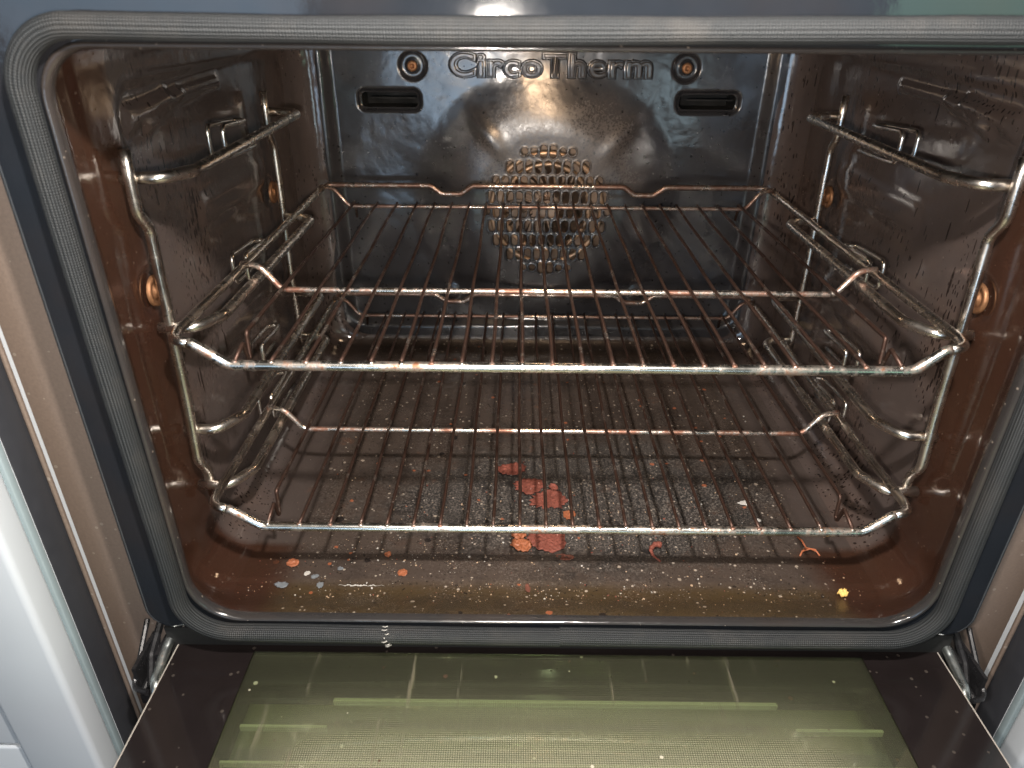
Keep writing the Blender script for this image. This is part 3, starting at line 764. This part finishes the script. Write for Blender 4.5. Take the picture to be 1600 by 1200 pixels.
# ================================================================== WIRE RACKS
def make_rack(z):
    root = empty('oven_rack', (0, 0, z))
    W = .2325
    def part(name, data, m): return obj(name, mesh_np(name, data[0], data[1], m), root)
    # outer frame: rails running back to front then curling into the front bar
    def dip(x): return [(x-.022, .375, .0), (x-.010, .375, -.0085), (x+.010, .375, -.0085), (x+.022, .375, 0)]
    rear = [(-W, .375, .0)]+dip(-.100)+dip(.104)+[(W, .375, 0)]
    part('rear_bar', tube_data(resample(fillet([(-W+.001, .360, 0), (-W+.0005, .375, 0)]+rear[1:-1]+[(W-.0005, .375, 0), (W-.001, .360, 0)], .009, 6), .012), .0027, 12), M_COPPER)
    for s in (-1, 1):
        part('side_rail', tube_data(resample(fillet([(s*W, .3605, 0), (s*W, .150, 0), (s*(W+.0008), .004, 0), (s*(W-.001), -.0065, -.0005), (s*(W-.012), -.0095, -.0012)], .007, 6), .012), .0031, 14), M_SUPPORT)
    fb = [(-W+.011, -.0094, -.0011), (-.2185, -.0100, -.0016), (-.200, -.0100, -.0150), (.2035, -.0100, -.0150), (.2185, -.0100, -.0016), (W-.011, -.0094, -.0011)]
    part('front_bar', tube_data(resample(fillet(fb, .012, 6), .012), .0031, 14), M_CHROME)
    for y, m_, r_ in ((.112, M_BAR, .0021), (.348, M_COPPER, .0019)):
        yy = y
        cb = [(-W, yy+.004, .0035), (-.2175, yy, .0028), (-.204, yy, -.0150), (.205, yy, -.0150), (.2180, yy, .0028), (W, yy+.004, .0035)]
        part('cross_bar', tube_data(resample(fillet(cb, .010, 6), .012), r_, 12), m_)
    inner = [-.1335+.0178*k for k in range(16)]
    xs = [-.1745, -.1540]+inner+[.1545, .1750]
    zt = -.0150+.0025+.0004
    random.seed(int(z*1000)+7)
    proto = None
    for x in xs:
        if proto is None:
            pts = resample([Vector((0, -.0098, zt)), Vector((0, .3505, zt))], .010)
            pts = [p+Vector((.00035*math.sin(p.y*40), 0, -.0004*math.sin((p.y+.01)/.36*math.pi))) for p in pts]
            w_ = part('wire', tube_data(pts, .00125, 8), M_WIRE); proto = w_
        else:
            w_ = proto.copy(); col.objects.link(w_); w_.parent = root
        w_.location = (x, random.uniform(-.0003, .0003), 0); w_.rotation_euler = (0, 0, random.uniform(-.0012, .0012))
    for s in (-1, 1):   # outermost wires carry the stop hooks
        pts = fillet([(s*.1960, -.0098, zt), (s*.1960, .006, zt+.004), (s*.1975, .016, -.031), (s*.1975, .0175, zt+.006), (s*.1975, .350, zt+.001), (s*.1975, .353, -.028)], .0022, 4)
        part('hook_wire', tube_data(resample(pts, .012), .00135, 8), M_WIRE)
    wd = []
    for x in xs+[-.196, .196]:                               # weld beads on the front bar
        for k in range(1):
            c = Vector((x, -.0108, -.0150+.0026))
            bmx = [(c.x+.0021*math.cos(a)*math.cos(b), c.y+.0018*math.sin(a)*math.cos(b), c.z+.0012*math.sin(b)) for b in (-.9, 0, .9) for a in [2*math.pi*q/8 for q in range(8)]]
            fx = [(i*8+q, i*8+(q+1) % 8, (i+1)*8+(q+1) % 8, (i+1)*8+q) for i in range(2) for q in range(8)]+[tuple(range(16, 24))]
            wd.append((bmx, fx))
    part('weld_bead', join(*wd), M_BAR)
    return root
r1 = make_rack(.122); tag(r1, 'upper chrome wire oven rack, browned thin wires, level with the fan grille', 'oven rack', 'wire racks in the oven')
r2 = make_rack(0.0); tag(r2, 'lower chrome wire oven rack just above the dirty oven floor', 'oven rack', 'wire racks in the oven')

# ================================================================== KITCHEN CABINETS at both sides
def cabinet(s, label):
    root = empty('kitchen_cabinet', (s*.45, -.05, -.42)); tag(root, label, 'cabinet', 'white cabinet fronts beside the oven')
    inv = Matrix.Translation(root.location).inverted()
    def part(name, b, bev=.0022):
        x0, x1 = sorted((s*b[0], s*b[1])); o = bev_box(name, (x0, x1, b[2], b[3], b[4], b[5]), M_CAB, None, bev, 4)
        o.data.transform(inv); o.parent = root; return o
    part('carcass', (.3190, .85, -.0560+.0004, -.02, -.42, .46), .0005)
    # cabinet door: stile next to the oven, rounded edge, recessed panel
    part('door_stile', (.3190, .3700, -.0770, -.0562, -.42, .46), .0042)
    part('door_panel', (.3702, .84, -.0715, -.0562, -.1605, .46), .002)
    part('drawer_panel', (.3702, .84, -.0715, -.0562, -.42, -.1640), .002)
    return root
cabinet(-1, 'white painted cabinet front to the left of the oven')
cabinet(1, 'white painted cabinet front to the right of the oven')

# ================================================================== DEBRIS
def flake(name, x, y, rx, ry, m, label, cat, z=-.0712, seed=0, n=72, jag=.16, thick=.0007, curl=.0020, group=None, rot=0., bumps=0):
    random.seed(seed); rings = 7; V_ = []; 
    ph = [random.uniform(0, 6.28) for _ in range(6)]
    for i in range(rings+1):
        for k in range(n):
            a = 2*math.pi*k/n
            o_ = 1+jag*(.5*math.sin(2*a+ph[0])+.4*math.sin(3*a+ph[1])+  .3*math.sin(7*a+ph[2])+.32*noise.noise(Vector((math.cos(a)*5, math.sin(a)*5, seed)))*2+.45*math.sin(17*a+ph[3])*(1 if math.sin(a+ph[4]) > -.2 else .2))
            t_ = i/rings; px, py = rx*o_*t_*math.cos(a), ry*o_*t_*math.sin(a)
            hh = curl*(t_*t_)*(.5+.5*math.sin(a+ph[5]))+thick*1.5*noise.noise(Vector((px*420, py*420, seed)))+thick*.6*noise.noise(Vector((px*1300, py*1300, seed+3)))
            if t_ < .95: hh += thick*.4*(1-t_)
            V_.append((px, py, hh))
    top = len(V_)
    V_ += [(p[0], p[1], p[2]-thick) for p in V_[:top]]
    F_ = []
    for i in range(rings):
        for k in range(n):
            k2 = (k+1) % n
            F_.append((i*n+k, (i+1)*n+k, (i+1)*n+k2, i*n+k2)); F_.append((top+i*n+k, top+i*n+k2, top+(i+1)*n+k2, top+(i+1)*n+k))
    e0 = rings*n
    for k in range(n): F_.append((e0+k, top+e0+k, top+e0+(k+1) % n, e0+(k+1) % n))
    mz = min(v[2] for v in V_)
    o = obj(name, mesh_np(name, V_, F_, m), None, (x, y, z-mz+.0002)); o.rotation_euler = (0, 0, rot)
    return tag(o, label, cat, group)
G1 = 'dried food flakes on the oven floor'
flake('food_flake', -.0330, .1345, .0120, .0105, M_RED, 'red dried food flake, farthest back of the flakes in the middle of the oven floor', 'food flake', seed=1, group=G1)
flake('food_flake', -.0175, .1100, .0130, .0105, M_RED, 'red dried food flake, second from the back of the row on the oven floor', 'food flake', seed=2, group=G1, jag=.2)
flake('food_flake', -.0015, .0915, .0135, .0120, M_RED, 'jagged red dried food flake, third from the back of the row on the oven floor', 'food flake', seed=3, group=G1, jag=.22)
flake('food_flake', .0030, .1065, .0040, .0032, M_RED, 'small red knob of food touching the third jagged flake', 'food flake', seed=33, group=G1, z=-.0695)
flake('food_flake', .0140, .0720, .0046, .0068, M_ORANGE, 'small orange-brown food piece just behind the lower rack front bar', 'food flake', seed=4, group=G1)
flake('food_flake', -.0045, .0430, .0150, .0138, M_RED, 'largest rough red food flake, just in front of the lower rack front bar', 'food flake', seed=5, group=G1, jag=.10, curl=.001)
flake('food_flake', -.0245, .0340, .0082, .0070, M_ORANGE, 'orange two-lobed food piece left of the largest red flake', 'food flake', seed=6, group=G1, curl=.0028, thick=.0012)
flake('food_flake', -.0268, .0460, .0052, .0056, M_ORANGE, 'upper round lobe of orange food left of the largest red flake', 'food flake', seed=7, group=G1, curl=.0008, thick=.0016)
flake('food_flake', .0075, .0225, .0064, .0032, M_DARKRED, 'thin dark brown food sliver in front of the largest red flake', 'food flake', seed=8, group=G1, rot=-.3)
flake('food_flake', -.0205, -.0095, .0018, .0046, M_DARKRED, 'narrow upright brown food sliver at the front edge of the oven floor', 'food flake', seed=9, group=G1)
# curled strip
cp = [Vector(p) for p in ((.0815, .0345, -.0670), (.0770, .0345, -.0660), (.0725, .0290, -.0665), (.0735, .0235, -.0675), (.0785, .0185, -.0690))]
def crad(t): return .0024*(1-.75*t)+.0002*math.sin(t*40)
o = tube('food_curl', resample(fillet(cp, .004), .0012), .0022, M_RED, None, 8, rad=crad); tag(o, 'curled red strip of dried food right of centre on the oven floor', 'food strip')
tw = [tube_data([(.1905, .0480, -.0694), (.1915, .0420, -.0680), (.1925, .0350, -.0690)], .0007, 6), tube_data([(.1925, .0350, -.0690), (.1880, .0310, -.0688), (.1850, .0265, -.0694)], .0006, 6), tube_data([(.1925, .0350, -.0690), (.1985, .0325, -.0684), (.2000, .0270, -.0694)], .0006, 6), tube_data([(.1880, .0310, -.0690), (.1940, .0320, -.0672), (.2000, .0305, -.0692)], .0005, 6)]
tag(obj('food_stalk', mesh_np('food_stalk', *join(*tw), M_TWIG)), 'tiny forked reddish stalk near the right front of the oven floor', 'stalk')
G2 = 'orange grease drops on the oven floor'
flake('grease_drop', -.1935, .0131, .0046, .0042, M_ORANGE, 'largest round orange grease drop at the left front of the oven floor', 'grease drop', z=-.0702, seed=11, jag=.04, curl=0, group=G2)
flake('grease_drop', -.1113, .0044, .0036, .0036, M_ORANGE, 'medium orange grease drop in front of the left half of the lower rack', 'grease drop', z=-.0702, seed=12, jag=.05, curl=0, group=G2)
flake('grease_drop', -.1251, .0237, .0025, .0027, M_ORANGE, 'small red-orange grease drop just behind the medium one', 'grease drop', z=-.0704, seed=13, jag=.05, curl=0, group=G2)
flake('yellow_crumb', .2016, -.0120, .0030, .0034, M_YELLOW, 'bright yellow crumb at the right front of the oven floor', 'crumb', z=-.0706, seed=14, jag=.3, curl=.001, thick=.002)
G3 = 'white scale flakes on the oven floor'
for i, (x, y, a, b_, lb, zz) in enumerate((
        (.1612, .0911, .0052, .0028, 'larger white flake at the right under the lower rack', -.0712),
        (.1664, .0690, .0022, .0018, 'small white flake at the right near the rack front bar', -.0712),
        (-.1805, .0033, .0022, .0020, 'small white spot right of the largest orange drop', -.0704),
        (-.1741, .0002, .0028, .0020, 'second pale spot right of the largest orange drop', -.0704),
        (-.1684, -.0080, .0026, .0026, 'pale triangular spot on the left front floor groove', -.0706),
        (-.1957, -.0084, .0044, .0030, 'grey-blue dried drop on the left front floor groove', -.0706),
        (-.1574, .0083, .0022, .0016, 'pale fleck left of the medium orange drop', -.0704))):
    flake('scale_flake', x, y, a, b_, M_GREY if 'grey' in lb or 'pale' in lb else M_WHITE, lb, 'scale flake', z=zz, seed=20+i, jag=.25, curl=.0002, thick=.0004, group=G3)
random.seed(5)
sp_ = [Vector((-.1555+.0330*k/40, -.0078+.0004*math.sin(k*.9)+random.uniform(-.0003, .0003), -.0702)) for k in range(41)]
rr_ = [max(.00008, .0007*math.sin(math.pi*min(1, (k+3)/40))*random.uniform(.25, 1.1)) for k in range(41)]
tag(tube('scale_streak', sp_, .0005, M_WHITE, None, 6, rad=lambda t: rr_[int(round(t*40))]), 'long thin white scale streak along the front floor groove', 'scale streak')
# fine crumbs: nobody could count them
random.seed(77); cr = []
ico = bmesh.new(); bmesh.ops.create_icosphere(ico, subdivisions=1, radius=1); iv = [v.co.copy() for v in ico.verts]; ifc = [tuple(v.index for v in f.verts) for f in ico.faces]; ico.free()
mats = [M_CRUMB, M_WHITE, M_RED, M_DARKRED]
bins = [[], [], [], []]
def floor_z(y):
    return float(np.interp(y, [-.046, -.040, -.030, -.020, -.010, 0, .02], [-.0600, -.0618, -.0655, -.0695, -.0708, -.0702, -.0702]))
for k in range(2600):
    u = random.random()
    if u < .55: x, y = random.gauss(.02, .10), random.gauss(.04, .045)
    elif u < .8: x, y = random.uniform(-.23, .23), random.uniform(-.036, .02)
    else: x, y = random.uniform(-.22, .23), random.uniform(0, .34)
    if abs(x) > .225 or y < -.038 or y > .35: continue
    s_ = min(.0009, .00023*math.exp(random.gauss(0, .55)))
    rot = Matrix.Rotation(random.uniform(0, 6), 3, 'Z'); sc_ = Vector((random.uniform(.7, 1.6), random.uniform(.7, 1.3), random.uniform(.4, .8)))
    vs = [rot @ Vector((p.x*sc_.x*s_*random.uniform(.75, 1.2), p.y*sc_.y*s_, p.z*sc_.z*s_))+Vector((x, y, floor_z(y)+s_*.2)) for p in iv]
    bins[random.choices((0, 1, 2, 3), (.62, .2, .07, .11))[0]].append((vs, ifc))
V_, F_ = [], []; mi = []
for b_i, b_ in enumerate(bins):
    v_, f_ = join(*b_); o_ = len(V_); V_ += v_; F_ += [tuple(q+o_ for q in g) for g in f_]; mi += [b_i]*len(f_)
me = mesh_np('crumbs', V_, F_, None, False)
for m_ in mats: me.materials.append(m_)
me.polygons.foreach_set('material_index', mi)
tag(obj('crumbs', me), 'fine burnt crumbs and grit scattered over the oven floor', 'crumbs', kind='stuff')
